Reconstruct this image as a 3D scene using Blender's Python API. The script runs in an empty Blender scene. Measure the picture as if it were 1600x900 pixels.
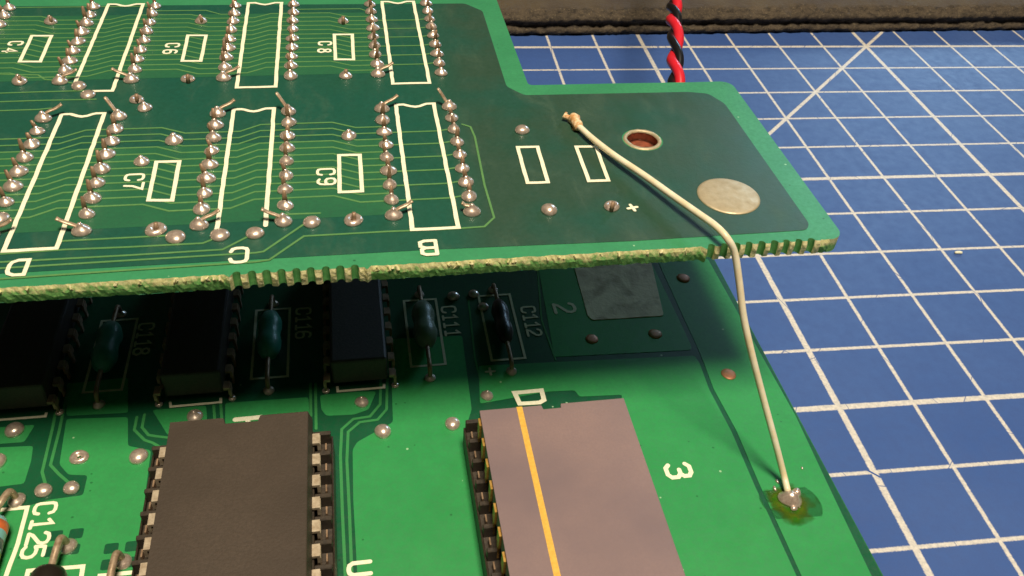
import bpy, bmesh, math, random
from mathutils import Vector, Matrix
from mathutils.geometry import tessellate_polygon
random.seed(7)
# ---------------------------------------------------------------- camera, world, lights, exposure (1 unit = 1 cm)
sc = bpy.context.scene
sc.unit_settings.system = 'METRIC'; sc.unit_settings.scale_length = 0.01
COL = sc.collection
RC = Matrix(((0.9895645585659197, -0.1308174471812636, 0.060405131762170466),
             (0.04060540707569437, 0.6554045962334034, 0.754185664244599),
             (-0.13825044429022648, -0.7438626289502834, 0.6538770556491846)))
CAM = Vector((-10.49149103, -17.60620709, 8.00988745)); FPX = 1364.0
cd = bpy.data.cameras.new('camera'); cam = bpy.data.objects.new('camera', cd); COL.objects.link(cam)
cam.matrix_world = Matrix.Translation(CAM) @ RC.transposed().to_4x4()
cd.sensor_width = 36; cd.lens = FPX/1600*36; cd.clip_start = .2; cd.clip_end = 2000
cd.dof.use_dof = True; cd.dof.focus_distance = 11.0; cd.dof.aperture_fstop = 1.7
sc.camera = cam
w = bpy.data.worlds.new('World'); sc.world = w; w.use_nodes = True
bgn = w.node_tree.nodes['Background']; bgn.inputs[0].default_value = (1, .86, .68, 1); bgn.inputs[1].default_value = .028

def area_light(name, loc, target, size, power, color, size_y=None):
    l = bpy.data.lights.new(name, 'AREA'); l.energy = power; l.color = color
    l.shape = 'RECTANGLE'; l.size = size; l.size_y = size_y or size
    o = bpy.data.objects.new(name, l); COL.objects.link(o); o.location = loc
    o.rotation_euler = (Vector(target)-Vector(loc)).to_track_quat('-Z', 'Y').to_euler(); return o
area_light('desk_lamp_light', (-6.5, -23.0, 58), (-10, -11, 1), 15, 48500, (1, .88, .70))
area_light('mat_sheen_light', (92, 122, 64), (0, -3, 1), 44, 56000, (.46, .73, 1), 30)  # added light, set where the far mat mirrors it as a bluish sheen
sc.view_settings.view_transform = 'Standard'; sc.view_settings.look = 'None'
sc.view_settings.exposure = 0; sc.view_settings.gamma = 1

# ---------------------------------------------------------------- frames
TH = 0.035; CT, ST = math.cos(TH), math.sin(TH)
def on(px, py, z):
    """where the ray of photograph point (px, py) meets height z, in the boards' own axes"""
    d = RC.transposed() @ Vector(((px-800)/FPX, -(py-450)/FPX, -1.0)); t = (z-CAM.z)/d.z
    p = CAM+d*t
    return (CT*p.x+ST*p.y, -ST*p.x+CT*p.y, z)
def onl(pts, z): return [on(x, y, z)[:2] for x, y in pts]
ORG = {}
def thing(name, label, cat, base=(0, 0, 0), rot=TH, group=None):
    o = bpy.data.objects.new(name, None); COL.objects.link(o); o.empty_display_size = .5
    c, s = math.cos(rot), math.sin(rot)
    o.location = (c*base[0]-s*base[1], s*base[0]+c*base[1], base[2]); o.rotation_euler = (0, 0, rot)
    o['label'] = label; o['category'] = cat
    if group: o['group'] = group
    ORG[o.name] = Vector(base); return o
def link(name, me, parent, loc=None, rot=None):
    o = bpy.data.objects.new(name, me); COL.objects.link(o)
    if parent: o.parent = parent
    if loc is not None:
        o.location = Vector(loc)-ORG[parent.name]; ORG[o.name] = Vector(loc)
    elif parent: ORG[o.name] = ORG[parent.name]
    if rot: o.rotation_euler = rot
    return o
def mesh(name, vf, mat, parent=None, smooth=False, org=None, raw=False):
    """vf = (verts, faces) in board axes; stored relative to the parent's base"""
    v, f = vf
    if org is None: org = ORG[parent.name] if (parent and not raw) else Vector((0, 0, 0))
    me = bpy.data.meshes.new(name)
    me.from_pydata([(a[0]-org[0], a[1]-org[1], a[2]-org[2]) for a in v], [], f)
    for m in (mat if isinstance(mat, (list, tuple)) else [mat]): me.materials.append(m)
    bm = bmesh.new(); bm.from_mesh(me); bmesh.ops.recalc_face_normals(bm, faces=bm.faces); bm.to_mesh(me); bm.free()
    if smooth:
        for p in me.polygons: p.use_smooth = True
    return me
def part(name, vf, mat, parent, smooth=False, bevel=0, label=None, stuff=False):
    o = link(name, mesh(name, vf, mat, parent, smooth), parent)
    if bevel:
        m = o.modifiers.new('bevel', 'BEVEL'); m.width = bevel; m.segments = 2; m.limit_method = 'ANGLE'; m.angle_limit = math.radians(40)
    if label: o['label'] = label
    if stuff: o['kind'] = 'stuff'
    return o

# ---------------------------------------------------------------- materials
def srgb(r, g, b):
    f = lambda c: (c/255/12.92) if c/255 <= .04045 else ((c/255+.055)/1.055)**2.4
    return (f(r), f(g), f(b), 1)
class NM:
    def __init__(s, name):
        s.m = bpy.data.materials.new(name); s.m.use_nodes = True; s.t = s.m.node_tree; s.n = s.t.nodes; s.l = s.t.links
        s.b = s.n['Principled BSDF']
    def node(s, typ, **k):
        n = s.n.new(typ)
        for a, v in k.items():
            if a in ('operation', 'data_type', 'blend_type', 'noise_dimensions', 'feature', 'distance', 'interpolation_type'): setattr(n, a, v)
        return n
    def val(s, inp, v):
        if hasattr(v, 'is_linked') or isinstance(v, bpy.types.NodeSocket): s.l.new(v, inp)
        else: inp.default_value = v
    def math(s, op, a, b=0.0, c=None):
        n = s.node('ShaderNodeMath', operation=op); s.val(n.inputs[0], a); s.val(n.inputs[1], b)
        if c is not None: s.val(n.inputs[2], c)
        return n.outputs[0]
    def coord(s, scale=(1, 1, 1)):
        g = s.node('ShaderNodeNewGeometry')
        mp = s.node('ShaderNodeMapping'); mp.inputs['Scale'].default_value = scale; s.l.new(g.outputs['Position'], mp.inputs[0]); return mp.outputs[0]
    def noise(s, scale, detail=4, rough=.55, vec=None, dist=0):
        n = s.node('ShaderNodeTexNoise'); n.inputs['Scale'].default_value = scale; n.inputs['Detail'].default_value = detail
        n.inputs['Roughness'].default_value = rough; n.inputs['Distortion'].default_value = dist
        s.l.new(vec if vec is not None else s.coord(), n.inputs['Vector']); return n.outputs[0]
    def ramp(s, x, lo, hi, a=0., b=1.):
        n = s.node('ShaderNodeMapRange'); s.val(n.inputs[0], x)
        for i, v in enumerate((lo, hi, a, b)): n.inputs[i+1].default_value = v
        return n.outputs[0]
    def mix(s, f, a, b):
        n = s.node('ShaderNodeMix', data_type='RGBA'); s.val(n.inputs[0], f)
        s.val(n.inputs[6], a); s.val(n.inputs[7], b); return n.outputs[2]
    def bump(s, h, strength, dist):
        n = s.node('ShaderNodeBump'); n.inputs['Strength'].default_value = strength; n.inputs['Distance'].default_value = dist
        s.l.new(h, n.inputs['Height']); s.l.new(n.outputs[0], s.b.inputs['Normal']); return n
    def set(s, color=None, rough=None, metal=None, spec=None, **k):
        if color is not None: s.val(s.b.inputs['Base Color'], color)
        if rough is not None: s.val(s.b.inputs['Roughness'], rough)
        if metal is not None: s.val(s.b.inputs['Metallic'], metal)
        if spec is not None: s.val(s.b.inputs['Specular IOR Level'], spec)
        for a, v in k.items(): s.val(s.b.inputs[a], v)
        return s.m
def mask_mat(name, base, alt, rough=.35, amount=.5, scale=1.5, bumpd=.004, specks=True, spec=.5):
    """solder resist: slow mottling, fine grain, small specks"""
    m = NM(name)
    n1 = m.noise(scale, 5); n2 = m.noise(22, 3, .6); n3 = m.noise(90, 2)
    f = m.ramp(n1, .3, .7)
    c = m.mix(m.math('MULTIPLY', f, amount), base, alt)
    n4 = m.noise(5.5, 6, .7); c = m.mix(m.ramp(n4, .35, .68, 0, .34), c, tuple(x*.78 for x in base[:3])+(1,))
    dk = m.ramp(n2, .35, .65, .0, .24)
    c = m.mix(dk, c, tuple(x*.62 for x in base[:3])+(1,))
    if specks:
        v = m.node('ShaderNodeTexVoronoi'); v.inputs['Scale'].default_value = 5.5; m.l.new(m.coord(), v.inputs['Vector'])
        cs = m.node('ShaderNodeSeparateXYZ'); m.l.new(v.outputs['Color'], cs.inputs[0])
        sp = m.math('MULTIPLY', m.math('LESS_THAN', v.outputs['Distance'], .075), m.math('GREATER_THAN', cs.outputs[0], .9))
        c = m.mix(m.math('MULTIPLY', sp, .6), c, srgb(190, 222, 178))
        v2 = m.node('ShaderNodeTexVoronoi'); v2.inputs['Scale'].default_value = 8.3; m.l.new(m.coord((1, 1.2, 1)), v2.inputs['Vector'])
        cs2 = m.node('ShaderNodeSeparateXYZ'); m.l.new(v2.outputs['Color'], cs2.inputs[0])
        c = m.mix(m.math('MULTIPLY', m.math('MULTIPLY', m.math('LESS_THAN', v2.outputs['Distance'], .11), m.math('GREATER_THAN', cs2.outputs[1], .88)), .6), c, tuple(x*.25 for x in base[:3])+(1,))
    m.set(c, m.ramp(n2, .3, .7, rough-.06, rough+.12), spec=spec)
    h = m.math('ADD', m.math('MULTIPLY', n2, .6), m.math('MULTIPLY', n3, .4)); m.bump(h, .35, bumpd)
    return m.m
M = {}
M['up_border'] = mask_mat('green laminate under resist', srgb(58, 138, 92), srgb(72, 156, 104), .38, .6, spec=.4)
# inner layer of the upper board: green over the traces, greyer over the plane at the right, cloudy
m = NM('resist over inner plane')
g = m.node('ShaderNodeNewGeometry'); sx = m.node('ShaderNodeSeparateXYZ'); m.l.new(g.outputs['Position'], sx.inputs[0])
n1 = m.noise(.9, 5, .6); n2 = m.noise(20, 3, .6); n3 = m.noise(3.2, 5, .65, m.coord((1, .45, 1)), .6)
fx = m.ramp(m.math('ADD', sx.outputs[0], m.math('MULTIPLY', n1, .9)), -9.5, -9.1)
c = m.mix(fx, srgb(33, 85, 67), srgb(52, 78, 61))
c = m.mix(m.ramp(n1, .42, .62, 0, .55), c, srgb(24, 84, 70))
c = m.mix(m.ramp(n3, .55, .8, 0, .38), c, srgb(84, 104, 78))
c = m.mix(m.ramp(n2, .35, .65, 0, .25), c, srgb(22, 58, 42))
m.set(c, m.ramp(n3, .3, .7, .33, .5), spec=.45); m.bump(m.math('ADD', n2, m.math('MULTIPLY', m.noise(80, 2), .5)), .3, .004); M['up_plane'] = m.m
M['up_trace_bed'] = mask_mat('resist over bare laminate between traces', srgb(40, 98, 68), srgb(50, 110, 72), .38, .7, 1.2, specks=False, spec=.45)
M['up_trace'] = mask_mat('copper trace under resist', srgb(90, 140, 82), srgb(108, 152, 92), .34, .7, 2.5, specks=False)
M['low_base'] = mask_mat('dark laminate under resist', srgb(14, 82, 50), srgb(26, 96, 60), .38, .6, 2)
M['low_pour'] = mask_mat('copper pour under green resist', srgb(49, 147, 79), srgb(63, 158, 88), .36, .6, 1.1)
M['low_trace'] = mask_mat('lower copper trace under resist', srgb(60, 142, 78), srgb(70, 150, 84), .34, .6, 3, specks=False)
m = NM('silkscreen ink'); n = m.noise(26, 4); m.set(m.mix(m.ramp(n, .35, .65, 0, .35), srgb(250, 244, 214), srgb(214, 212, 170)), .6); m.bump(n, .3, .004); M['silk'] = m.m
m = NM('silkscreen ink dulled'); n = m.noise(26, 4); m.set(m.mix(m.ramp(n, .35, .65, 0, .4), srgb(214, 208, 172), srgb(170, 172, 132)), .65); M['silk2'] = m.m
m = NM('solder'); n = m.noise(30, 4); n2 = m.noise(8, 3)
m.set(m.mix(m.ramp(n, .35, .7), srgb(226, 206, 188), srgb(192, 168, 150)), m.ramp(n2, .3, .7, .28, .38), .55, spec=.8, **{'Coat Weight': 1.0, 'Coat Roughness': .1, 'Coat IOR': 1.9}); m.bump(n2, .3, .012); M['solder'] = m.m
m = NM('dull tin'); n = m.noise(9, 5); m.set(m.mix(m.ramp(n, .4, .7), srgb(198, 182, 148), srgb(176, 160, 128)), m.ramp(n, .3, .7, .42, .6), .4); m.bump(m.noise(14, 4), .35, .02); M['tin'] = m.m
m = NM('tinned pad with dark smudges'); n = m.noise(2.2, 5, .6, None, 1.0); m.set(m.mix(m.ramp(n, .48, .66), srgb(224, 208, 170), srgb(168, 150, 112)), .6, 0); m.bump(m.noise(14, 4), .3, .02); M['tin_dark'] = m.m
m = NM('pin metal'); n = m.noise(25, 3); m.set(m.mix(m.ramp(n, .35, .7), srgb(200, 176, 148), srgb(158, 132, 104)), .4, .4); M['lead'] = m.m
m = NM('tarnished lead'); n = m.noise(14, 3); m.set(m.mix(m.ramp(n, .35, .7), srgb(168, 138, 110), srgb(124, 100, 76)), .5, .3); M['lead_dark'] = m.m
m = NM('chip leg tin'); n = m.noise(20, 3); m.set(m.mix(m.ramp(n, .35, .7), srgb(226, 208, 180), srgb(188, 166, 138)), .45, .55); M['leg'] = m.m
m = NM('gold plating'); n = m.noise(30, 3); m.set(m.mix(m.ramp(n, .35, .7), srgb(246, 196, 104), srgb(214, 158, 78)), .38, .7); M['gold'] = m.m
m = NM('gold stripe print'); n = m.noise(30, 3); m.set(m.mix(m.ramp(n, .35, .7), srgb(240, 190, 84), srgb(226, 172, 70)), .5, .15); M['gold_print'] = m.m
m = NM('black epoxy'); n = m.noise(35, 4, .7); n2 = m.noise(1.3, 4)
m.set(m.mix(m.ramp(n2, .3, .7), m.mix(m.ramp(n, .35, .65), srgb(67, 57, 47), srgb(78, 66, 55)), srgb(62, 52, 42)), .62, spec=.4); m.bump(n, .6, .006); M['epoxy'] = m.m
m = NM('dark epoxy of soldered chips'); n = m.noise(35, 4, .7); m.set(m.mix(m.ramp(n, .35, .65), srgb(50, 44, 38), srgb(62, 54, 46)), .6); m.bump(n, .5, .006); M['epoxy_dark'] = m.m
m = NM('purple ceramic'); n = m.noise(40, 4, .7); n2 = m.noise(1.0, 4)
m.set(m.mix(m.ramp(n2, .3, .7), m.mix(m.ramp(n, .3, .7), srgb(135, 113, 111), srgb(145, 121, 117)), srgb(122, 104, 106)), .55, spec=.45); m.bump(n, .3, .004); M['ceramic'] = m.m
m = NM('socket plastic'); n = m.noise(30, 3); m.set(m.mix(m.ramp(n, .35, .65), srgb(50, 42, 34), srgb(66, 56, 44)), .5); m.bump(n, .3, .006); M['socket'] = m.m
m = NM('socket inner dark'); m.set(srgb(20, 16, 13), .6); M['cell'] = m.m
m = NM('cream wire sleeve'); n = m.noise(6, 4); m.set(m.mix(m.ramp(n, .35, .7), srgb(244, 234, 204), srgb(232, 212, 168)), .3, **{'Subsurface Weight': .1}); m.bump(m.noise(30, 3), .15, .005); M['cream'] = m.m
m = NM('scorched sleeve end'); n = m.noise(16, 4); m.set(m.mix(m.ramp(n, .4, .6), srgb(244, 214, 168), srgb(206, 150, 92)), .5); m.bump(m.noise(18, 3), .5, .03); M['scorch'] = m.m
m = NM('red insulation'); n = m.noise(8, 3); m.set(m.mix(n, srgb(226, 44, 56), srgb(206, 30, 46)), .32); M['red'] = m.m
m = NM('black insulation'); m.set(srgb(26, 25, 26), .3); M['black'] = m.m
m = NM('copper barrel'); n = m.noise(12, 4); m.set(m.mix(m.ramp(n, .35, .65), srgb(168, 92, 66), srgb(128, 72, 52)), .5, .25); M['copper'] = m.m
m = NM('dull copper pad'); n = m.noise(12, 4); m.set(m.mix(m.ramp(n, .35, .65), srgb(196, 130, 96), srgb(150, 120, 84)), .5, .3); M['copper_pad'] = m.m
FC = on(1234, 786, .604)
def FADE(m):
    g = m.node('ShaderNodeNewGeometry'); d = m.node('ShaderNodeVectorMath'); d.operation = 'DISTANCE'
    d.inputs[1].default_value = (CT*FC[0]-ST*FC[1], ST*FC[0]+CT*FC[1], FC[2]); m.l.new(g.outputs['Position'], d.inputs[0])
    return m.ramp(m.math('ADD', d.outputs['Value'], m.math('MULTIPLY', m.math('SUBTRACT', m.noise(5, 2, .5), .5), .5)), .14, .27, 1, 0)
m = NM('burnt flux'); n = m.noise(5, 5, .6); n2 = m.noise(14, 4)
m.set(m.mix(m.ramp(n, .4, .62), srgb(58, 118, 26), srgb(112, 108, 30)), .1, Alpha=m.math('MULTIPLY', m.ramp(n2, .3, .62, .4, .75), FADE(m))); m.bump(n, .3, .03); M['flux'] = m.m
m = NM('teal ceramic capacitor'); n = m.noise(9, 4); m.set(m.mix(m.ramp(n, .35, .65), srgb(48, 124, 108), srgb(60, 138, 116)), .4); m.bump(n, .3, .02); M['teal'] = m.m
m = NM('sage capacitor'); n = m.noise(9, 4); m.set(m.mix(m.ramp(n, .35, .65), srgb(92, 112, 90), srgb(104, 122, 98)), .4); m.bump(n, .3, .02); M['sage'] = m.m
m = NM('dark glass body'); m.set(srgb(40, 34, 30), .35); M['dark_body'] = m.m
m = NM('black capacitor sleeve'); m.set(srgb(38, 32, 26), .35); M['black_body'] = m.m
m = NM('pale blue resistor lacquer'); m.set(srgb(130, 190, 188), .3); M['blue_body'] = m.m
for nm, c in (('band orange', (214, 110, 60)), ('band grey', (70, 90, 90)), ('band yellow', (190, 190, 90))):
    m = NM(nm); m.set(srgb(*c), .3); M[nm] = m.m
# board edges: raw fibreglass with a green coat on the lower part, where it has broken away
def edge_mat():
    m = NM('broken fibreglass edge'); n = m.noise(13, 5, .65); n2 = m.noise(45, 4, .7)
    g = m.node('ShaderNodeNewGeometry'); s = m.node('ShaderNodeSeparateXYZ'); m.l.new(g.outputs['Position'], s.inputs[0])
    h = m.math('ADD', m.math('MULTIPLY', m.math('SUBTRACT', s.outputs[2], 2.952), 9.0), m.math('MULTIPLY', m.math('SUBTRACT', n, .5), 2.8))
    f = m.ramp(h, -.25, .25)
    tan = m.mix(m.ramp(n2, .38, .7), srgb(232, 226, 168), srgb(190, 184, 116))
    gr = m.mix(m.ramp(n2, .35, .65), srgb(86, 156, 74), srgb(140, 186, 108))
    m.set(m.mix(f, gr, tan), .7); m.bump(m.math('ADD', n, m.math('MULTIPLY', n2, .4)), .35, .012); return m.m
M['edge'] = edge_mat()
m = NM('notch coat'); n = m.noise(16, 4); m.set(m.mix(m.ramp(n, .35, .65), srgb(84, 152, 84), srgb(112, 176, 100)), .5); m.bump(n, .3, .01); M['notch'] = m.m
m = NM('broken tooth'); n = m.noise(30, 4); m.set(m.mix(m.ramp(n, .35, .65), srgb(240, 228, 178), srgb(200, 196, 130)), .7); m.bump(n, .5, .02); M['tooth'] = m.m
m = NM('lower board edge'); n = m.noise(16, 4); m.set(m.mix(m.ramp(n, .35, .65), srgb(20, 92, 46), srgb(34, 112, 54)), .5); m.bump(n, .3, .01); M['low_edge'] = m.m
m = NM('pitted black rubber'); n = m.noise(7, 5, .65, m.coord((1, 1.6, 1.6))); n2 = m.noise(26, 4, .7); n3 = m.noise(1.2, 4)
c = m.mix(m.ramp(n3, .3, .7), srgb(76, 66, 54), srgb(92, 80, 64)); c = m.mix(m.ramp(n, .44, .66, 0, .85), c, srgb(40, 35, 30)); c = m.mix(m.ramp(n2, .56, .66, 0, .7), c, srgb(126, 112, 84))
g = m.node('ShaderNodeNewGeometry'); s = m.node('ShaderNodeSeparateXYZ'); m.l.new(g.outputs['Normal'], s.inputs[0])
c = m.mix(m.ramp(s.outputs[2], .9, .99), c, m.mix(m.ramp(n3, .3, .7), srgb(76, 66, 56), srgb(92, 80, 60)))
m.set(c, .7, spec=.3); m.bump(m.math('ADD', n, m.math('MULTIPLY', n2, .5)), .8, .05); M['rubber'] = m.m

# cutting mat: printed centimetre grid, heavier every five, worn edges, diagonal
def mat_material():
    m = NM('blue cutting mat with printed grid')
    g = m.node('ShaderNodeNewGeometry'); s = m.node('ShaderNodeSeparateXYZ'); m.l.new(g.outputs['Position'], s.inputs[0])
    X, Y = s.outputs[0], s.outputs[1]
    wob = m.math('MULTIPLY', m.math('SUBTRACT', m.noise(7, 4, .6), .5), .014)
    fine = m.math('MULTIPLY', m.math('SUBTRACT', m.noise(34, 2, .6), .5), .02)
    def line(c, period, off, hw, soft=.008):
        a = m.math('SUBTRACT', m.math('ADD', c, wob), off-period/2-period*200)
        d = m.math('ABSOLUTE', m.math('SUBTRACT', m.math('MODULO', a, period), period/2))
        d = m.math('ADD', d, fine)
        return m.ramp(d, hw-soft, hw+soft, 1, 0)
    mx = m.math('MAXIMUM', line(X, 1, 0, .025), line(X, 5, 0, .041))
    my = m.math('MAXIMUM', line(Y, 1, 0, .025), line(Y, 5, -1, .041))
    # diagonal through (0,-1)
    dd = m.math('ABSOLUTE', m.math('ADD', m.math('MULTIPLY', m.math('SUBTRACT', m.math('SUBTRACT', X, Y), 1.0), .7071), fine))
    dg = m.ramp(dd, .026, .042, 1, 0)
    # small gap where the heavy lines miss each other at (-5,-12)
    ln = m.math('MAXIMUM', m.math('MAXIMUM', mx, my), dg)
    gx = m.math('SUBTRACT', X, -5.0); gy = m.math('SUBTRACT', Y, -12.0)
    q = m.math('ABSOLUTE', m.math('ADD', m.math('ADD', gx, m.math('MULTIPLY', gy, 1.0)), .035))
    near = m.math('LESS_THAN', m.math('MAXIMUM', m.math('ABSOLUTE', gx), m.math('ABSOLUTE', gy)), .085)
    gap = m.math('MULTIPLY', near, m.math('LESS_THAN', q, .018))
    # knife cuts: thin breaks in the ink
    v = m.node('ShaderNodeTexVoronoi', feature='DISTANCE_TO_EDGE'); v.inputs['Scale'].default_value = .9; m.l.new(m.coord((1, .6, 1)), v.inputs['Vector'])
    cut = m.math('LESS_THAN', v.outputs['Distance'], .0035)
    wear = m.ramp(m.noise(15, 5, .7), .66, .74, 0, .7)
    keep = m.math('SUBTRACT', 1.0, m.math('MAXIMUM', m.math('MAXIMUM', gap, m.math('MULTIPLY', cut, .7)), wear))
    ln = m.math('MULTIPLY', ln, keep)
    nb = m.noise(.5, 4); nf = m.noise(6, 5, .7)
    blue = m.mix(m.ramp(nb, .3, .7), srgb(56, 86, 147), srgb(66, 95, 153))
    blue = m.mix(m.ramp(nf, .35, .7, 0, .45), blue, srgb(54, 78, 134))
    scr = m.noise(3.0, 6, .7, m.coord((.5, 7, 1)), 1.0)
    blue = m.mix(m.ramp(scr, .68, .76, 0, .35), blue, srgb(150, 165, 200))
    ink = m.mix(m.ramp(m.noise(20, 4, .7), .35, .65), srgb(226, 218, 204), srgb(190, 186, 180))
    m.set(m.mix(ln, blue, ink), m.ramp(nf, .3, .7, .42, .56), spec=.45)
    m.bump(m.math('ADD', m.math('MULTIPLY', m.noise(60, 3), .5), m.math('MULTIPLY', ln, .6)), .35, .006)
    return m.m
M['mat'] = mat_material()
m = NM('desk wood'); n = m.noise(.6, 5, .6, m.coord((1, 8, 1))); m.set(m.mix(n, srgb(120, 92, 64), srgb(90, 66, 44)), .5); M['desk'] = m.m

# ---------------------------------------------------------------- shape builders (board axes)
def join(*vfs):
    V, F = [], []
    for v, f in vfs:
        n = len(V); V += list(v); F += [tuple(i+n for i in q) for q in f]
    return V, F
def box(x0, x1, y0, y1, z0, z1):
    v = [(x, y, z) for z in (z0, z1) for x, y in ((x0, y0), (x1, y0), (x1, y1), (x0, y1))]
    return v, [(3, 2, 1, 0), (4, 5, 6, 7), (0, 1, 5, 4), (1, 2, 6, 5), (2, 3, 7, 6), (3, 0, 4, 7)]
def prism(poly, z0, z1, hole=None):
    loops = [[Vector((x, y, 0)) for x, y in poly]]
    if hole: loops.append([Vector((x, y, 0)) for x, y in hole])
    tris = tessellate_polygon(loops); pts = [p for l in loops for p in l]; n = len(pts)
    v = [(p.x, p.y, z1) for p in pts]+[(p.x, p.y, z0) for p in pts]
    f = [tuple(t) for t in tris]+[tuple(i+n for i in reversed(t)) for t in tris]
    s = 0
    for l in loops:
        k = len(l); f += [(s+i, s+(i+1) % k, n+s+(i+1) % k, n+s+i) for i in range(k)]; s += k
    return v, f
def arc(cx, cy, r, a0, a1, n=8): return [(cx+r*math.cos(a0+(a1-a0)*i/n), cy+r*math.sin(a0+(a1-a0)*i/n)) for i in range(n+1)]
def roundpoly(pts, r, n=4):
    out = []; k = len(pts)
    for i in range(k):
        p = Vector(pts[i]); a = Vector(pts[i-1])-p; b = Vector(pts[(i+1) % k])-p
        rr = min(r, a.length*.45, b.length*.45); a.normalize(); b.normalize()
        for j in range(n+1):
            t = j/n; out.append(tuple(p+a*rr*(1-t)**2+b*rr*t**2))
    return out
def ribbon(pts, w, z0, t, closed=False, cap=True, jit=0.0, wj=0.0):
    """a printed or etched stroke as a low prism following pts"""
    P = [Vector(p[:2]) for p in pts]
    if jit or wj:                              # subdivide so that the edges can waver
        Q = []
        for i in range(len(P) if closed else len(P)-1):
            a, b = P[i], P[(i+1) % len(P)]; k = max(1, int((b-a).length/.09))
            Q += [a+(b-a)*(j/k) for j in range(k)]
        if not closed: Q.append(P[-1])
        P = [q+Vector((random.uniform(-jit, jit), random.uniform(-jit, jit))) for q in Q]
    n = len(P); L, R = [], []
    for i in range(n):
        if closed: d0 = (P[i]-P[i-1]); d1 = (P[(i+1) % n]-P[i])
        else:
            d0 = (P[i]-P[i-1]) if i else (P[1]-P[0]); d1 = (P[i+1]-P[i]) if i < n-1 else (P[-1]-P[-2])
        d0 = d0.normalized() if d0.length > 1e-9 else Vector((1, 0)); d1 = d1.normalized() if d1.length > 1e-9 else d0
        n0 = Vector((-d0.y, d0.x)); n1 = Vector((-d1.y, d1.x)); m_ = (n0+n1)
        m_ = m_.normalized() if m_.length > 1e-6 else n0
        k = 1/max(.55, m_.dot(n1)); hw = w/2*(1+random.uniform(-wj, wj))
        L.append(P[i]+m_*hw*k); R.append(P[i]-m_*hw*k)
    v = []; f = []
    for i in range(n):
        v += [(L[i].x, L[i].y, z0+t), (R[i].x, R[i].y, z0+t), (L[i].x, L[i].y, z0), (R[i].x, R[i].y, z0)]
    for i in range(n if closed else n-1):
        a, b = 4*i, 4*((i+1) % n)
        f += [(a, b, b+1, a+1), (a, a+2, b+2, b), (a+1, b+1, b+3, a+3)]
    if not closed:
        for e, d in ((0, P[0]-P[1]), (n-1, P[-1]-P[-2])):
            if cap:
                a0 = math.atan2(L[e].y-P[e].y, L[e].x-P[e].x); sg = 1 if e == 0 else -1
                ids = [4*e]
                for j in range(1, 5):
                    q = P[e]+Vector((math.cos(a0+sg*math.pi*j/5), math.sin(a0+sg*math.pi*j/5)))*w/2
                    ids.append(len(v)); v.append((q.x, q.y, z0+t))
                ids.append(4*e+1)
                lo = [4*e+2]+[len(v)+j for j in range(4)]+[4*e+3]
                v += [(v[i][0], v[i][1], z0) for i in ids[1:-1]]
                f.append(tuple(ids)); f += [(ids[j], ids[j+1], lo[j+1], lo[j]) for j in range(5)]
            else: f.append((4*e, 4*e+1, 4*e+3, 4*e+2))
    return v, f
def tube(pts, radii, seg=10, flat=1.0, flatdir=None, caps=True):
    P = [Vector(p) for p in pts]; n = len(P); v = []; f = []
    if not hasattr(radii, '__len__'): radii = [radii]*n
    up = Vector((0.123, .3, 1)).normalized() if flatdir is None else Vector(flatdir)
    for i in range(n):
        d = (P[min(i+1, n-1)]-P[max(i-1, 0)]).normalized()
        if i == 0:
            u = up-d*up.dot(d)
            if u.length < .1: u = Vector((1, 0, 0))-d*d.x
            u.normalize()
        else:
            u = u-d*u.dot(d); u.normalize()
        s = d.cross(u)
        for k in range(seg):
            a = 2*math.pi*k/seg; q = P[i]+(u*math.cos(a)*flat+s*math.sin(a))*radii[i]; v.append(tuple(q))
    for i in range(n-1):
        for k in range(seg):
            a = i*seg+k; b = i*seg+(k+1) % seg; f.append((a, b, b+seg, a+seg))
    if caps:
        f.append(tuple(range(seg))[::-1]); f.append(tuple(range((n-1)*seg, n*seg)))
    return v, f
def spline(pts, k=6):
    P = [Vector(p) for p in pts]; P = [P[0]*2-P[1]]+P+[P[-1]*2-P[-2]]; out = []
    for i in range(1, len(P)-2):
        for j in range(k):
            t = j/k; a, b, c, d = P[i-1:i+3]
            out.append(.5*((2*b)+(c-a)*t+(2*a-5*b+4*c-d)*t*t+(-a+3*b-3*c+d)*t**3))
    out.append(P[-2]); return out
def lathe(prof, seg=14, cx=0, cy=0, sx=1, sy=1, wob=0):
    v = []; f = []; n = len(prof)
    ph = random.uniform(0, 6)
    for r, z in prof:
        for k in range(seg):
            a = 2*math.pi*k/seg; rr = r*(1+wob*math.sin(2*a+ph)+wob*.6*math.sin(3*a+ph*2)); v.append((cx+rr*math.cos(a)*sx, cy+rr*math.sin(a)*sy, z))
    for i in range(n-1):
        for k in range(seg):
            a = i*seg+k; b = i*seg+(k+1) % seg; f.append((a, b, b+seg, a+seg))
    f.append(tuple(range((n-1)*seg, n*seg))); f.append(tuple(range(seg))[::-1]); return v, f
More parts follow.
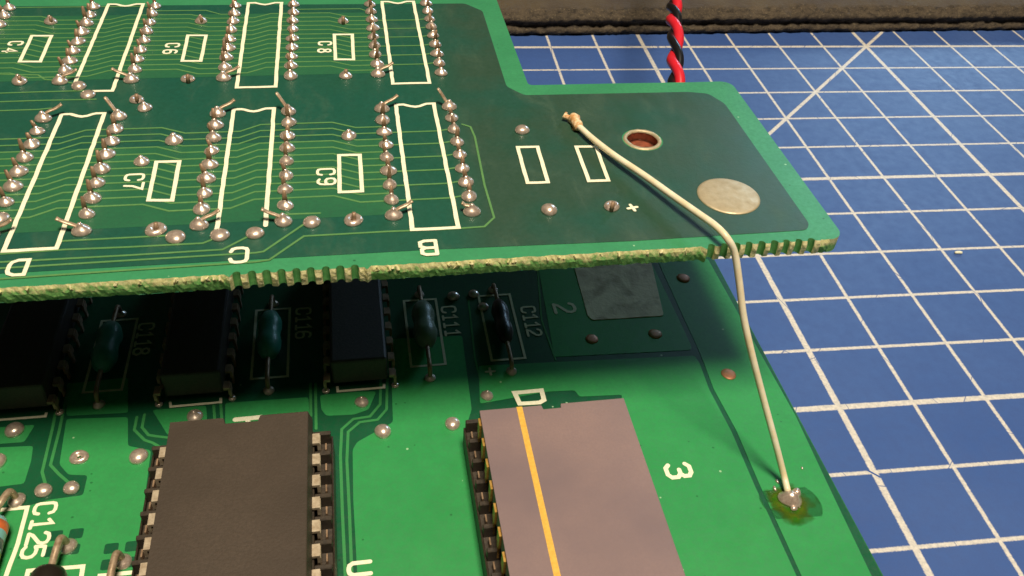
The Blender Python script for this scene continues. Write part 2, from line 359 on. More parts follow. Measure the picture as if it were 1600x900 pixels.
# stroke letters, unit box 0.62 wide and 1 high
GL = {
 'C': [[(.62, .76), (.56, .94), (.42, 1), (.2, 1), (.05, .94), (0, .8), (0, .2), (.05, .06), (.2, 0), (.42, 0), (.56, .06), (.62, .24)]],
 'D': [[(0, 0), (0, 1), (.36, 1), (.56, .88), (.62, .7), (.62, .3), (.56, .12), (.36, 0), (0, 0)]],
 'B': [[(0, 0), (0, 1)], [(0, 1), (.42, 1), (.58, .9), (.58, .62), (.42, .52), (0, .52)], [(.42, .52), (.62, .4), (.62, .1), (.44, 0), (0, 0)]],
 'U': [[(0, 1), (0, .2), (.1, .04), (.25, 0), (.37, 0), (.52, .04), (.62, .2), (.62, 1)]],
 '1': [[(.12, .8), (.36, 1), (.36, 0)], [(.16, 0), (.56, 0)]],
 '2': [[(0, .78), (.08, .94), (.25, 1), (.4, 1), (.56, .93), (.62, .76), (.56, .58), (.1, .2), (0, 0)], [(0, .01), (.62, .01)]],
 '3': [[(0, .86), (.14, 1), (.44, 1), (.6, .88), (.6, .66), (.46, .54), (.26, .54)], [(.46, .54), (.62, .4), (.62, .14), (.46, 0), (.14, 0), (0, .14)]],
 '4': [[(.46, 0), (.46, 1), (0, .34), (.62, .34)]],
 '5': [[(.56, 1), (.06, 1)], [(.06, 1), (.02, .56)], [(.02, .56), (.2, .64), (.42, .62), (.58, .5), (.62, .3), (.56, .1), (.4, 0), (.16, 0), (0, .1)]],
 '6': [[(.56, .92), (.4, 1), (.2, 1), (.05, .86), (0, .6), (0, .2), (.1, .04), (.25, 0), (.42, 0), (.58, .08), (.62, .26), (.58, .46), (.42, .55)], [(.42, .55), (.16, .55), (.02, .42)]],
 '7': [[(0, 1), (.62, 1), (.3, .45), (.24, 0)]],
 '8': [[(.3, .54), (.1, .62), (.04, .8), (.12, .96), (.3, 1), (.48, .96), (.56, .8), (.5, .62), (.3, .54)], [(.3, .54), (.06, .42), (0, .22), (.1, .04), (.3, 0), (.5, .04), (.62, .22), (.54, .42), (.3, .54)]],
 '9': [[(.06, .08), (.22, 0), (.42, 0), (.57, .14), (.62, .4), (.62, .8), (.52, .96), (.37, 1), (.2, 1), (.04, .92), (0, .74), (.04, .54)], [(.04, .54), (.2, .45), (.46, .45), (.6, .58)]],
 '+': [[(.06, .5), (.56, .5)], [(.31, .25), (.31, .75)]],
}
def glyph(ch, cx, cy, h, ang, z, wd, wf=1.0):
    out = []; ca, sa = math.cos(ang), math.sin(ang)
    for i, st in enumerate(GL[ch]):
        pts = []
        for x, y in st:
            a, b = (x-.31)*h*wf, (y-.5)*h; pts.append((cx+ca*a-sa*b, cy+sa*a+ca*b))
        cl_ = len(pts) > 2 and math.dist(pts[0], pts[-1]) < 1e-6
        out.append(ribbon(pts[:-1] if cl_ else pts, wd, z, .003+.0012*i, cl_))
    return join(*out)
def text(s, cx, cy, h, ang, z, wd, mat, parent, pitch=.85, wf=1.0):
    ca, sa = math.cos(ang), math.sin(ang)
    for i, ch in enumerate(s):
        o = (i-(len(s)-1)/2)*h*pitch
        part('silkscreen_letter', glyph(ch, cx+ca*o, cy+sa*o, h, ang, z, wd, wf), mat, parent)

# ================================================================ the desk and the mat
v, f = box(-90, 90, -60, 90, -3, -.3); me = mesh('desk_surface', (v, f), M['desk']); o = link('desk_surface', me, None); o['kind'] = 'structure'
o = link('cutting_mat', mesh('cutting_mat', prism(roundpoly([(-32, -26), (13, -26), (13, 9), (-32, 9)], .8), -.3, 0), M['mat']), None)
o['label'] = 'blue cutting mat with white centimetre grid lying under the circuit boards'; o['category'] = 'cutting mat'
# white crumb on the mat
p = on(1497, 396, 0); c0 = (CT*p[0]-ST*p[1], ST*p[0]+CT*p[1])
v, f = lathe([(.03, 0), (.05, .015), (.04, .035), (.01, .045)], 7, 0, 0, 1.3, .7, .2)
o = link('crumb', mesh('crumb', (v, f), M['silk'], smooth=True), None); o.location = (c0[0], c0[1], 0)
o['label'] = 'tiny white crumb on the blue mat beside a grid crossing'; o['category'] = 'crumb'
# black rubber bar across the back
def bar():
    prof = [(.03, .0), (-.02, .02), (-.06, .07), (-.06, .12), (-.02, .16), (.05, .19), (.05, .24), (0, .28), (-.05, .32), (-.05, .37), (.0, .41), (.07, .44), (.12, .49), (.22, .53), (.6, .55), (2, .57), (8.5, .57), (8.5, 0)]
    V = []; F = []; xs = []; x = -26.0
    while x < 12:
        xs.append(x); x += .07 if -9.5 < x < 6 else .6
    rnd = random.Random(3); n = len(prof); pr = [0]*n
    for x in xs:
        yb = -.40+(x+6)*.0235
        pr = [p_*.45+rnd.uniform(-1, 1)*.6 for p_ in pr]
        for i, (dy, z) in enumerate(prof):
            a = .045 if 0 < i < 14 else (.012 if i == 0 else 0)
            V.append((x, yb+dy+pr[i]*a, max(0, z+(pr[(i+3) % n]*a*.7 if 0 < i < 15 else 0))))
    for j in range(len(xs)-1):
        for i in range(n): a = j*n+i; b = j*n+(i+1) % n; F.append((a, b, b+n, a+n))
    F.append(tuple(range(n))); F.append(tuple(range((len(xs)-1)*n, len(xs)*n))); return V, F
o = link('rubber_bar', mesh('rubber_bar', bar(), M['rubber'], smooth=True), None)
o['label'] = 'dark brown-black bar with a rough pitted front edge across the far mat'; o['category'] = 'bar'

# ================================================================ LOWER BOARD
ZL = .60; ZLB = .44
low = thing('circuit_board', 'bright green lower circuit board holding two wide socketed chips, partly shaded by the board above', 'circuit board', (-12, -12, 0))
XR = -6.36
outer = [(-19, -18.5), (XR, -18.5)]+[(XR+random.uniform(-.004, .004), y/10) for y in range(-180, -76, 2)]+[(XR, -7.5), (-19, -7.5)]
v, f = prism(outer, ZLB, ZL); part('board', (v, f), M['low_base'], low)
# the cut edge, a hair proud of the slab
part('cut_edge', box(XR-.004, XR+.012, -18.5, -7.502, ZLB-.002, ZL-.006), M['low_edge'], low)
# stubs of leads underneath, on which the board stands
st = [lathe([(.03, 0), (.09, ZLB)], 6, x*.9-18, y*.9-17) for x in range(0, 13) for y in range(0, 10)]
part('lead_stubs', join(*st), M['solder'], low, stuff=True)
TP = .004
def pour(px, r=.03): return part('copper_pour', prism(roundpoly(onl(px, ZL), r, 2), ZL, ZL+TP), M['low_pour'], low)
pour([(610, 530), (722, 525), (737, 640), (728, 668), (760, 930), (560, 930), (552, 780), (551, 703), (558, 691), (614, 660), (612, 600)])
pour([(748, 572), (870, 566), (1085, 556), (1093, 568), (1108, 609), (1143, 675), (1179, 759), (1198, 799), (1258, 930), (960, 930), (960, 700), (972, 617), (905, 620), (898, 610), (856, 612), (750, 631)])
e = lambda py: on(1205, 570, ZL)
pour([(1028, 405), (1106, 405), (1198, 570), (1243, 650), (1297, 765), (1376, 930), (1266, 930), (1206, 799), (1187, 758), (1151, 674), (1115, 608), (1100, 568), (1089, 541), (1071, 503), (1031, 415)])
pour([(838, 400), (1020, 415), (1063, 504), (1080, 541), (1080, 547), (866, 558)])
pour([(104, 655), (200, 652), (200, 697), (236, 704), (207, 930), (-60, 930), (-40, 800), (0, 797), (47, 790), (78, 781), (130, 774), (137, 743), (107, 742), (93, 726), (97, 700)])
pour([(-60, 702), (52, 697), (49, 720), (38, 756), (-60, 768)])
pour([(-60, 672), (55, 664), (38, 691), (-60, 698)])
pour([(238, 641), (322, 634), (324, 655), (300, 680), (262, 680)])
pour([(352, 630), (482, 621), (484, 655), (440, 690), (352, 690)])
pour([(500, 618), (560, 612), (588, 612), (576, 640), (553, 648), (510, 650), (502, 640)])
pour([(104, 600), (200, 590), (200, 645), (104, 650)])
LC = [0]
def ltr(px, w=.03):
    LC[0] += 1; return part('trace', ribbon(onl(px, ZL), w, ZL, TP+.0002+.00013*(LC[0] % 6)), M['low_trace'], low)
ltr([(596, 560), (594, 632), (578, 651), (552, 655), (534, 671), (532, 712), (535, 800), (541, 930)])
ltr([(606, 560), (604, 640), (590, 656), (562, 660), (544, 675), (542, 720), (546, 800), (551, 930)])
ltr([(493, 600), (494, 670)]); ltr([(485, 600), (486, 650)]); ltr([(334, 634), (336, 660)]); ltr([(345, 632), (347, 660)])
ltr([(96, 600), (82, 670), (66, 738), (71, 756)]); ltr([(108, 600), (93, 672), (79, 727), (92, 741), (107, 754)])
ltr([(226, 648), (222, 668), (232, 680), (244, 682), (262, 684)]); ltr([(214, 652), (210, 672), (226, 688), (238, 692), (252, 700)])
ltr([(840, 420), (846, 500), (868, 562)], .02); ltr([(732, 470), (742, 560), (752, 600)], .02)

# solder joints and vias shared by both boards
def share(name, vf, mat): return mesh(name, vf, mat, None, True)
DOME = [share('solder_joint', lathe([(.09, 0), (.087, .018), (.076, .038), (.058, .053), (.034, .063), (.008, .067)], 14, wob=.03), M['solder']) for _ in range(4)]
CONE = [share('solder_joint', lathe([(.088, 0), (.085, .016), (.075, .034), (.058, .05), (.038, .064), (.025, .082), (.016, .097), (.004, .102)], 14, wob=.04), M['solder']) for _ in range(4)]
FLAT = [share('solder_joint', lathe([(.09, 0), (.087, .008), (.05, .014), (.01, .016)], 14, wob=.03), M['copper_pad']) for _ in range(2)]
RINGM = [share('solder_joint', lathe([(.088, 0), (.085, .012), (.07, .034), (.05, .04), (.032, .03), (.02, .0)], 14, wob=.04), M['solder']) for _ in range(2)]
def joint(x, y, z, kind, parent, s=1.0):
    o = link('solder_joint', random.choice(kind), parent, (x, y, z), (0, 0, random.uniform(0, 6.28))); o.scale = (s, s, s*random.uniform(.85, 1.1)); return o
def jpx(px, py, kind, parent, z, s=1.0): x, y, _ = on(px, py, z+.02); return joint(x, y, z, kind, parent, s)
for px, py, k, s in ((565, 627, CONE, .9), (598, 673, DOME, 1.05), (707, 661, DOME, 1.0), (761, 617, CONE, .85), (304, 649, CONE, 1.05), (22, 671, DOME, 1.1), (-6, 720, DOME, 1.1),
                  (123, 713, RINGM, 1.1), (216, 712, DOME, 1.1), (67, 765, DOME, .95), (111, 761, DOME, .9), (925, 528, FLAT, .9), (1024, 520, FLAT, .95), (1068, 433, FLAT, 1.0), (1139, 583, FLAT, 1.0),
                  (740, 458, DOME, .8), (755, 478, DOME, .8), (708, 462, DOME, .9)):
    jpx(px, py, k, low, ZL+TP, s)
# tinned rectangular pad
part('tinned_pad', prism(roundpoly(onl([(890, 392), (1012, 388), (1037, 494), (925, 501), (918, 494)], ZL), .05), ZL, ZL+.012), M['tin_dark'], low, label='grey tinned rectangle with dark smudges')
# soldered chips in the shade
leg = mesh('pin', join(box(-.02, .045, -.055, .055, .2, .235), box(.025, .055, -.055, .055, .12, .21), box(.028, .05, -.024, .024, 0, .125)), M['lead_dark'])
for ci, cx in enumerate((-14.80, -13.02, -11.235)):
    yb = -10.40; base = (cx, yb, ZL)
    body = box(cx-.31, cx+.31, yb+.03, yb+2.4, ZL+.07, ZL+.42)
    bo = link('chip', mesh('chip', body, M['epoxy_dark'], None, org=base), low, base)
    mo = bo.modifiers.new('bevel', 'BEVEL'); mo.width = .03; mo.segments = 2
    for s in (-1, 1):
        for k in range(10):
            if cx+s*.4 < -15.1: continue
            l = link('pin', leg, bo, (cx+s*.345, yb+k*.254, ZL), (0, 0, 0 if s > 0 else math.pi))
        if cx+s*.4 > -15.1: joint(cx+s*.386, yb, ZL+TP, DOME, low, .5)
for a, b, c, d in (((266, 629), (267, 636), (345, 629), (345, 622)), ((527, 604), (528, 612), (600, 606), (600, 600)), ((-30, 650), (-30, 659), (71, 651), (73, 645))):
    part('silkscreen_outline', ribbon(onl((a, b, c, d), ZL), .03, ZL+TP+.001, .003, cap=False), M['silk'], low)
# axial parts in the shade: name, pad pixel, body material, half length, silk
def axial(name, px, py, mat, r, y0, y1, lab, bands=()):
    x, y, _ = on(px, py, ZL); zc = ZL+r+.02
    n = 12; prof = []
    V = []
    for i in range(n+1):
        t = i/n; e_ = min(1, (math.sin(math.pi*t))**.4 if 0 < t < 1 else 0)
        bulge = 1-.24*math.sin(math.pi*min(1, max(0, (t-.25)/.5)))**2
        V.append(((x, y+y0+(y1-y0)*t, zc), max(.012, r*e_*bulge)))
    o = part(name, tube([p_ for p_, _ in V], [q for _, q in V], 14), mat, low, True, label=lab)
    for yy0, yy1, yout in ((y0+.03, -.0, 0), (y1-.03, y1+(y0), y1+y0)):
        part('lead', tube(spline([(x, y+yy0, zc), (x, y+(yy0+yout)*.5, zc), (x, y+yout+(.03 if yout == 0 else -.03), zc-.02), (x, y+yout, ZL+.06), (x, y+yout, ZL)], 4), .026, 8), M['lead_dark'], o, True)
    for t, mname in bands:
        part('band', tube([(x, y+y0+(y1-y0)*t-.035, zc), (x, y+y0+(y1-y0)*t+.035, zc)], r*1.02, 14), M[mname], o, True)
    joint(x, y, ZL+TP, CONE, low, .75); joint(x, y+y1+y0, ZL+TP, CONE, low, .75); return x, y
for px, py, mat, lab in ((155, 633, M['teal'], 'green capsule body nearest the left'), (420, 611, M['teal'], 'brightest teal capsule body'), (672, 591, M['sage'], 'grey-green capsule body'), (799, 581, M['dark_body'], 'slim dark body')):
    x, y = axial('axial_capacitor', px, py, mat, .16 if mat != M['dark_body'] else .12, .33, 1.12, lab)
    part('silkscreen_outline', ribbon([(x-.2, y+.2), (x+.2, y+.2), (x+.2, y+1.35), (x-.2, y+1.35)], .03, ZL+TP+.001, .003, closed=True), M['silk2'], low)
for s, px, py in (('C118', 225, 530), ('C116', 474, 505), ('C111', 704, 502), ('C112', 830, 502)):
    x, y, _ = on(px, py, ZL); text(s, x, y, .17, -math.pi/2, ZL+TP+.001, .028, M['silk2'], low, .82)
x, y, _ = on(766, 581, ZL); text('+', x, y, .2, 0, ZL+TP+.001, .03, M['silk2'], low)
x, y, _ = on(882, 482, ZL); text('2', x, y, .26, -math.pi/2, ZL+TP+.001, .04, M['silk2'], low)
x, y, _ = on(1060, 736, ZL); text('3', x, y, .26, -math.pi/2, ZL+TP+.001, .048, M['silk'], low, wf=1.0)
x, y, _ = on(562, 889, ZL); text('U', x, y, .2, -math.pi/2, ZL+TP+.001, .042, M['silk'], low)
for ch, px, py in (('C', 71, 795), ('1', 66, 818), ('2', 60, 842), ('5', 52, 863)):
    x, y, _ = on(px, py, ZL); text(ch, x, y, .19, -math.pi/2, ZL+TP+.001, .034, M['silk'], low)
SC = [0]
def sil(px, w=.04, closed=False, z=ZL+TP+.001, mat='silk', parent=None):
    SC[0] += 1; return part('silkscreen_outline', ribbon(onl(px, z), w, z, .003+.0004*(SC[0] % 5), closed, True, .0015, .04), M[mat], parent or low)
sil([(804, 614), (846, 610), (850, 625), (843, 629), (812, 631)], .055, True)
sil([(368, 656), (408, 652)], .06); sil([(387, 655), (389, 668)], .05)
sil([(-60, 801), (0, 797), (43, 793), (28, 850), (4, 915)], .04)
sil([(30, 930), (44, 893), (92, 887), (86, 915)][0:0] or [(36, 925), (44, 892), (130, 885), (122, 930)], .04)
sil([(150, 930), (156, 900), (212, 894)], .04)
# thermal relief around the lead pads
for px, py in ((100, 848), (188, 868)):
    x, y, _ = on(px, py, ZL)
    for sx in (-1, 1):
        for sy in (-1, 1):
            part('relief_gap', prism(roundpoly([(x+sx*.03, y+sy*.03), (x+sx*.155, y+sy*.03), (x+sx*.155, y+sy*.14), (x+sx*.03, y+sy*.14)][::1 if sx*sy > 0 else -1], .02, 2), ZL+.001, ZL+TP+.0015), M['low_base'], low)
# bent-lead parts in the near left corner
def near_part(name, padpx, mat, r, dx, ytop, lab, body_len=1.3, bands=()):
    x, y, _ = on(*padpx, ZL+.05)
    zc = ZL+r+.02; yb = y-ytop
    o = part(name, tube([(x+dx, yb-t*body_len, zc) for t in (0, .02, .06, .15, .5, .85, .94, .98, 1)], [r*q for q in (.5, .8, .95, 1, .97, 1, .95, .8, .5)], 18), mat, low, True, label=lab)
    part('lead', tube(spline([(x, y, ZL), (x, y, ZL+.1), (x-.01, y-.03, ZL+.19), (x+dx*.6, y-.14, ZL+.2), (x+dx, yb+.08, ZL+.18), (x+dx, yb-.05, zc)], 5), .034, 10), M['lead'], o, True)
    for t, mn in bands: part('band', tube([(x+dx, yb-t-.05, zc), (x+dx, yb-t+.04, zc)], r*1.015, 18), M[mn], o, True)
    joint(x, y, ZL+TP, CONE, low, 1.0)
near_part('axial_capacitor', (24, 778), M['blue_body'], .14, -.075, .30, 'pale blue body with coloured bands at the left', 1.2, ((.12, 'band orange'), (.3, 'band grey'), (.42, 'band yellow')))
near_part('axial_capacitor', (104, 850), M['black_body'], .16, -.03, .34, 'dark rounded body below the C125 lettering', 1.2)
near_part('axial_capacitor', (190, 874), M['black_body'], .16, -.03, .36, None, 1.2)

# sockets and the two wide chips
def socket(x0, x1, yback, npin, lab):
    """x0,x1: centre lines of the contact rows"""
    parent = link('chip_socket', None, low) if False else None
    yf = yback-npin*.254-.02; vs = []
    for xc, s in ((x0, -1), (x1, 1)):
        vs.append(box(min(xc-s*.06, xc+s*.10), max(xc-s*.06, xc+s*.10), yf, yback, ZL+.03, ZL+.26))   # rail floor
        vs.append(box(min(xc-s*.11, xc-s*.06), max(xc-s*.11, xc-s*.06), yf, yback, ZL+.03, ZL+.42))   # inner wall
        for k in range(npin+1):
            yy = yback-.02-k*.254
            vs.append(box(min(xc-s*.0601, xc+s*.10), max(xc-s*.0601, xc+s*.10), yy-.028, yy+.02, ZL+.255, ZL+.415))
        vs.append(box(min(xc+s*.101, xc+s*.118), max(xc+s*.101, xc+s*.118), yf+.002, yback-.002, ZL+.03, ZL+.33 if s > 0 else ZL+.30))
    vs.append(box(x0+.11, x1-.11, yback-.25, yback-.05, ZL+.05, ZL+.36)); vs.append(box(x0+.11, x1-.11, yf+.05, yf+.25, ZL+.05, ZL+.36))
    so = link('chip_socket', mesh('chip_socket', join(*vs), M['socket'], None, org=(x0, yback, ZL)), low, (x0, yback, ZL)); so['label'] = lab
    mo = so.modifiers.new('bevel', 'BEVEL'); mo.width = .008; mo.segments = 1
    cm = mesh('contact', join(box(-.035, -.02, -.05, .05, .0, .13), box(.04, .055, -.04, .04, .0, .08)), M['lead_dark'])
    for xc, s in ((x0, -1), (x1, 1)):
        for k in range(npin):
            link('contact', cm, so, (xc, yback-.145-k*.254, ZL+.262), (0, 0, 0 if s > 0 else math.pi))
    return so
NP = 20
socket(-13.175, -11.651, -11.32, NP, 'socket under the black plastic chip'); socket(-10.075, -8.551, -11.34, NP, 'socket under the purple ceramic chip')
# black plastic chip
ZT = 1.235
bk = thing('socketed_chip', 'wide dark brown-black plastic chip standing in a socket at the lower left', 'chip', (-12.42, -13.8, ZL+.26))
def chipbody(x0, x1, yf, yb, z0, zm, z1, dr, notch):
    def ring(i, z):
        nx0, nx1, nd = notch; pts = [(x0+i, yf+i), (x1-i, yf+i), (x1-i, yb-i), (nx1, yb-i), (nx1-.02, yb-nd), (nx0+.02, yb-nd), (nx0, yb-i), (x0+i, yb-i)]
        return [(x, y, z) for x, y in pts]
    rings = [ring(dr, z0), ring(0, zm-.02), ring(0, zm+.02), ring(dr, z1)]; n = 8; V = [p for r in rings for p in r]; F = []
    for i in range(3):
        for k in range(n): F.append((i*n+k, i*n+(k+1) % n, (i+1)*n+(k+1) % n, (i+1)*n+k))
    for base, flip in ((0, True), (3*n, False)):
        t = tessellate_polygon([[Vector((p[0], p[1], 0)) for p in rings[base//n]]])
        F += [tuple(base+i for i in (q if not flip else q[::-1])) for q in t]
    return V, F
part('body', chipbody(-13.105, -11.725, -16.45, -11.20, ZL+.27, ZT-.17, ZT, .03, (-12.57, -12.22, .10)), M['epoxy'], bk, bevel=.012)
pk = mesh('pin', join(box(-.06, .03, -.062, .062, .115, .145), box(.004, .034, -.062, .062, .03, .116), box(.006, .03, -.026, .026, -.12, .031)), M['leg'])
for s, xc in ((-1, -13.145), (1, -11.685)):
    for k in range(NP):
        o = link('pin', pk, bk, (xc, -11.465-k*.254, ZT-.17-.13), (0, 0, 0 if s > 0 else math.pi))
# purple ceramic chip with a gold stripe
cr = thing('socketed_chip', 'wide mauve-grey ceramic chip with a gold stripe along it, in a socket right of centre', 'chip', (-9.31, -13.8, ZL+.26))
ZC = 1.33
def ceram():
    poly = [(-10.06, -16.5), (-8.555, -16.5), (-8.555, -11.50), (-9.225, -11.50), (-9.235, -11.555), (-9.415, -11.555), (-9.425, -11.50), (-10.06, -11.50)]
    return prism(poly, ZC-.24, ZC)
part('body', ceram(), M['ceramic'], cr, bevel=.01)
part('stripe', ribbon([(-9.655, -11.502), (-9.665, -16.49)], .06, ZC, .003, cap=False), M['gold_print'], cr)
gp = mesh('pin', join(box(0, .022, -.05, .05, -.115, .075), box(0.001, .021, -.022, .022, -.32, -.114)), M['gold'])
for s, xc in ((-1, -10.061), (1, -8.572)):
    for k in range(NP):
        link('pin', gp, cr, (xc, -11.62-k*.254, ZC-.115), (0, 0, 0 if s > 0 else math.pi))

# ================================================================ UPPER BOARD
ZU = 3.0; ZUB = 2.84
upb = thing('circuit_board', 'dark green upper circuit board with rows of solder joints and a jagged broken-off edge', 'circuit board', (-12, -8, ZUB))
YF = -11.155
rn = random.Random(11)
front = []; kinds = []      # kind of the wall segment that starts at this point
def rough(xa, xb, extra=0):
    x = xa; p_ = 0
    while x < xb-.012:
        p_ = p_*.5+rn.uniform(-.006, .006); front.append((x, YF+p_-extra)); kinds.append('edge'); x += rn.uniform(.018, .035)
def scallop(xa, xb, n):
    pitch = (xb-xa)/n; w_ = pitch*.55
    for i in range(n):
        a = xa+i*pitch; r = w_/2*rn.uniform(.93, 1.07)
        c = a+pitch*.5-(pitch-w_)*.5+rn.uniform(-.004, .004)
        for j in range(7):
            t = math.pi*(1-j/6); front.append((c+r*math.cos(t), YF+math.sin(t)*.036+(0 if 0 < j < 6 else rn.uniform(-.006, .008)))); kinds.append('notch')
        kinds[-1] = 'tooth'
        front.append((c+r+.008, YF-rn.uniform(.004, .012))); kinds.append('tooth'); front.append((c+r+(pitch-w_)-.008, YF-rn.uniform(.004, .012))); kinds.append('tooth')
rough(-17.0, -12.29); front.append((-12.265, YF-.035)); kinds.append('tooth')
scallop(-12.24, -11.10, 9)
front.append((-11.085, YF-.04)); kinds.append('tooth'); rough(-11.05, -7.93); front.append((-7.905, YF-.045)); kinds.append('tooth')
scallop(-7.88, -6.73, 9)
rough(-6.715, -6.62)
rest = arc(-6.62, YF+.15, .15, -math.pi/2, 0, 8)+[(-6.47, -9), (-6.47, -8.4)]+arc(-6.62, -8.10, .15, 0, math.pi/2, 6)+[(-7, -7.95), (-8, -7.93)]
rest += arc(-8.97, -7.86, .06, -math.pi/2, -math.pi, 4)+[(-9.03, -6.2)]+arc(-9.17, -5.33, .14, 0, math.pi/2, 5)+[(-17.0, -5.19)]
outl = front+rest; kinds += ['up_edge']*len(rest)
for i in range(len(front), len(front)+6): kinds[i] = 'edge'
HC = (-7.98, -9.235); HR = .205
hole = arc(HC[0], HC[1], HR*.86, 0, 2*math.pi, 24)[:-1]
def board_mesh():
    loops = [[Vector((x, y, 0)) for x, y in outl], [Vector((x, y, 0)) for x, y in hole]]
    t = tessellate_polygon(loops); P = [p for l in loops for p in l]; n = len(P)
    V = [(p.x, p.y, ZU) for p in P]; F = []; MI = []
    F += [tuple(q) for q in t]; MI += [0]*len(t)
    # wall rows with wobble where the edge was snapped
    rows = [ZU, ZU-.035, ZU-.075, ZU-.115, ZUB]; N0 = len(outl); base = [list(range(N0))]
    for ri, z in enumerate(rows[1:]):
        ids = []
        for i, (x, y) in enumerate(outl):
            dy = 0
            if kinds[i] == 'edge' and i < len(front): dy = rn.uniform(-.006, .006)-(.012, .018, .014, .002)[ri]
            if kinds[i] == 'tooth': dy = rn.uniform(-.006, .006)-(.010, .014, .010, .002)[ri]
            ids.append(len(V)); V.append((x, y+dy, z+(rn.uniform(-.005, .005) if (kinds[i] == 'edge') else 0)))
        base.append(ids)
    mi = {'edge': 1, 'notch': 2, 'tooth': 3, 'up_edge': 4}
    for r in range(4):
        for i in range(N0):
            j = (i+1) % N0; F.append((base[r][i], base[r+1][i], base[r+1][j], base[r][j])); MI.append(mi[kinds[i]])
    hb = [];
    for p in hole: hb.append(len(V)); V.append((p[0], p[1], ZUB))
    for i in range(24):
        j = (i+1) % 24; F.append((N0+i, N0+j, hb[j], hb[i])); MI.append(5)
    bot = base[-1]+hb; F += [tuple(bot[i] for i in q[::-1]) for q in t]; MI += [0]*len(t)
    return V, F, MI
V, F, MI = board_mesh()
org = ORG[upb.name]; me = bpy.data.meshes.new('board'); me.from_pydata([(a[0]-org[0], a[1]-org[1], a[2]-org[2]) for a in V], [], F)
for k in ('up_border', 'edge', 'notch', 'tooth', 'notch', 'copper'): me.materials.append(M[k])
for p, i in zip(me.polygons, MI): p.material_index = i
bm = bmesh.new(); bm.from_mesh(me); bmesh.ops.recalc_face_normals(bm, faces=bm.faces); bm.to_mesh(me); bm.free()
link('board', me, upb)
part('edge_fringe', join(*[tube([(x, YF-.002, ZU-.008), (x+rn.uniform(-.02, .02), YF-rn.uniform(.008, .022), ZU-rn.uniform(.015, .04)), (x+rn.uniform(-.03, .03), YF-rn.uniform(.0, .015), ZU-rn.uniform(.05, .09))], [.012, rn.uniform(.008, .02), .004], 5)
     for x in [rn.uniform(-14.6, -12.25) for _ in range(16)]+[rn.uniform(-11.05, -7.92) for _ in range(24)]]), M['tooth'], upb, stuff=True)
# inner plane seen through the resist, leaving a bright border
TU = .004
plane = [(-17, -10.97), (-10.5, -10.965), (-8.6, -11.015), (-6.8, -11.0), (-6.735, -10.9), (-6.745, -8.5), (-6.86, -8.26), (-7.1, -8.20), (-9.12, -8.16), (-9.29, -7.95), (-9.29, -5.8), (-9.5, -5.53), (-17, -5.46)]
plane = [(x+rn.uniform(-.01, .01), y+rn.uniform(-.008, .008)) for x, y in plane]
part('inner_plane', prism(roundpoly(plane, .05, 3), ZU, ZU+TU, arc(HC[0], HC[1], HR*1.12, 0, 2*math.pi, 24)[:-1]), M['up_plane'], upb)
# beds of bare laminate under the bus traces
def bed(x0, x1, y0, y1):
    part('trace_bed', prism(roundpoly([(x0, y0), (x1, y0), (x1, y1), (x0, y1)], .12, 3), ZU+TU, ZU+TU+.0015), M['up_trace_bed'], upb)
XC = [-14.358, -12.583, -10.805]; YL = -8.401; YT = YL+2.849; PI = .254
# chips hanging from the component side, whose pins show on this side
for yq in (-8.401, -5.552):
    for xq in (-16.136, -14.358, -12.583, -10.805):
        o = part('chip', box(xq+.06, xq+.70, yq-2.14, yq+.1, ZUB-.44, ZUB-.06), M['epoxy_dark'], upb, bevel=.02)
bed(-17, -10.8, YL-2.0, YL-.62); bed(-17, -10.75, YT-1.98, YT-.25)
zt = ZU+TU+.0015
TC = [0]
def utr(pts, w=.022):
    TC[0] += 1; part('trace', ribbon(pts, w, zt, .003+.00013*(TC[0] % 8)), M['up_trace'], upb)
H = PI/2
for y0, rows in ((YL, range(3, 15)), (YT, range(3, 16))):
    for k in rows:
        y = y0-k*H
        # left of column D up to its left pads
        utr([(-17, y+H*.95), (-14.95, y+H*.95), (-14.72, y), (-14.358, y)])
        for ci in range(3):
            xl = XC[ci]; xr = xl+.762
            if ci < 2:
                utr([(xl, y), (xl+.26, y), (xl+.47, y+H), (xr, y+H)])
                if k > rows[0]-1: utr([(xr, y+H), (xl+1.778-.55, y+H), (xl+1.778-.30, y), (xl+1.778, y)])
            elif k % 2 == 0: utr([(xl, y), (xr-.18, y), (xr, y+.04)])
utr([(-17, YT+.02), (-13.6, YT+.02)]); utr([(-13.6, YT-.13), (-12.95, YT-.13), (-12.75, YT-.26), (-12.58, YT-.26)])
utr([(-11.82, YT-.13), (-10.95, YT-.13), (-10.8, YT-.26)])
# the loop around column B and the runs to the left edge
def upt(px): return onl(px, ZU)
utr(upt([(722, 195), (735, 199), (742, 215), (757, 290), (772, 341), (757, 355), (700, 359), (600, 363), (475, 370), (421, 407), (400, 410), (200, 423), (-60, 441)]))
utr(upt([(487, 346), (477, 350), (412, 394), (400, 396), (200, 408), (-60, 424)]))
utr(upt([(398, 362), (385, 372), (348, 391), (200, 400), (-60, 414)]))
utr(upt([(343, 366), (330, 376), (317, 381), (200, 387), (100, 391), (-60, 402)]))
utr(upt([(274, 369), (262, 369), (90, 378)])); utr(upt([(552, 341), (440, 350)])[0:0] or upt([(500, 334), (440, 336)]))
for yy in (142.5, 156, 170): utr(upt([(-60, yy+6), (60, yy+2), (137 if yy < 150 else (150 if yy < 160 else 80), yy)]), .022)
utr(upt([(-60, 116), (60, 118), (70, 125), (100, 128), (123, 133)]), .02)
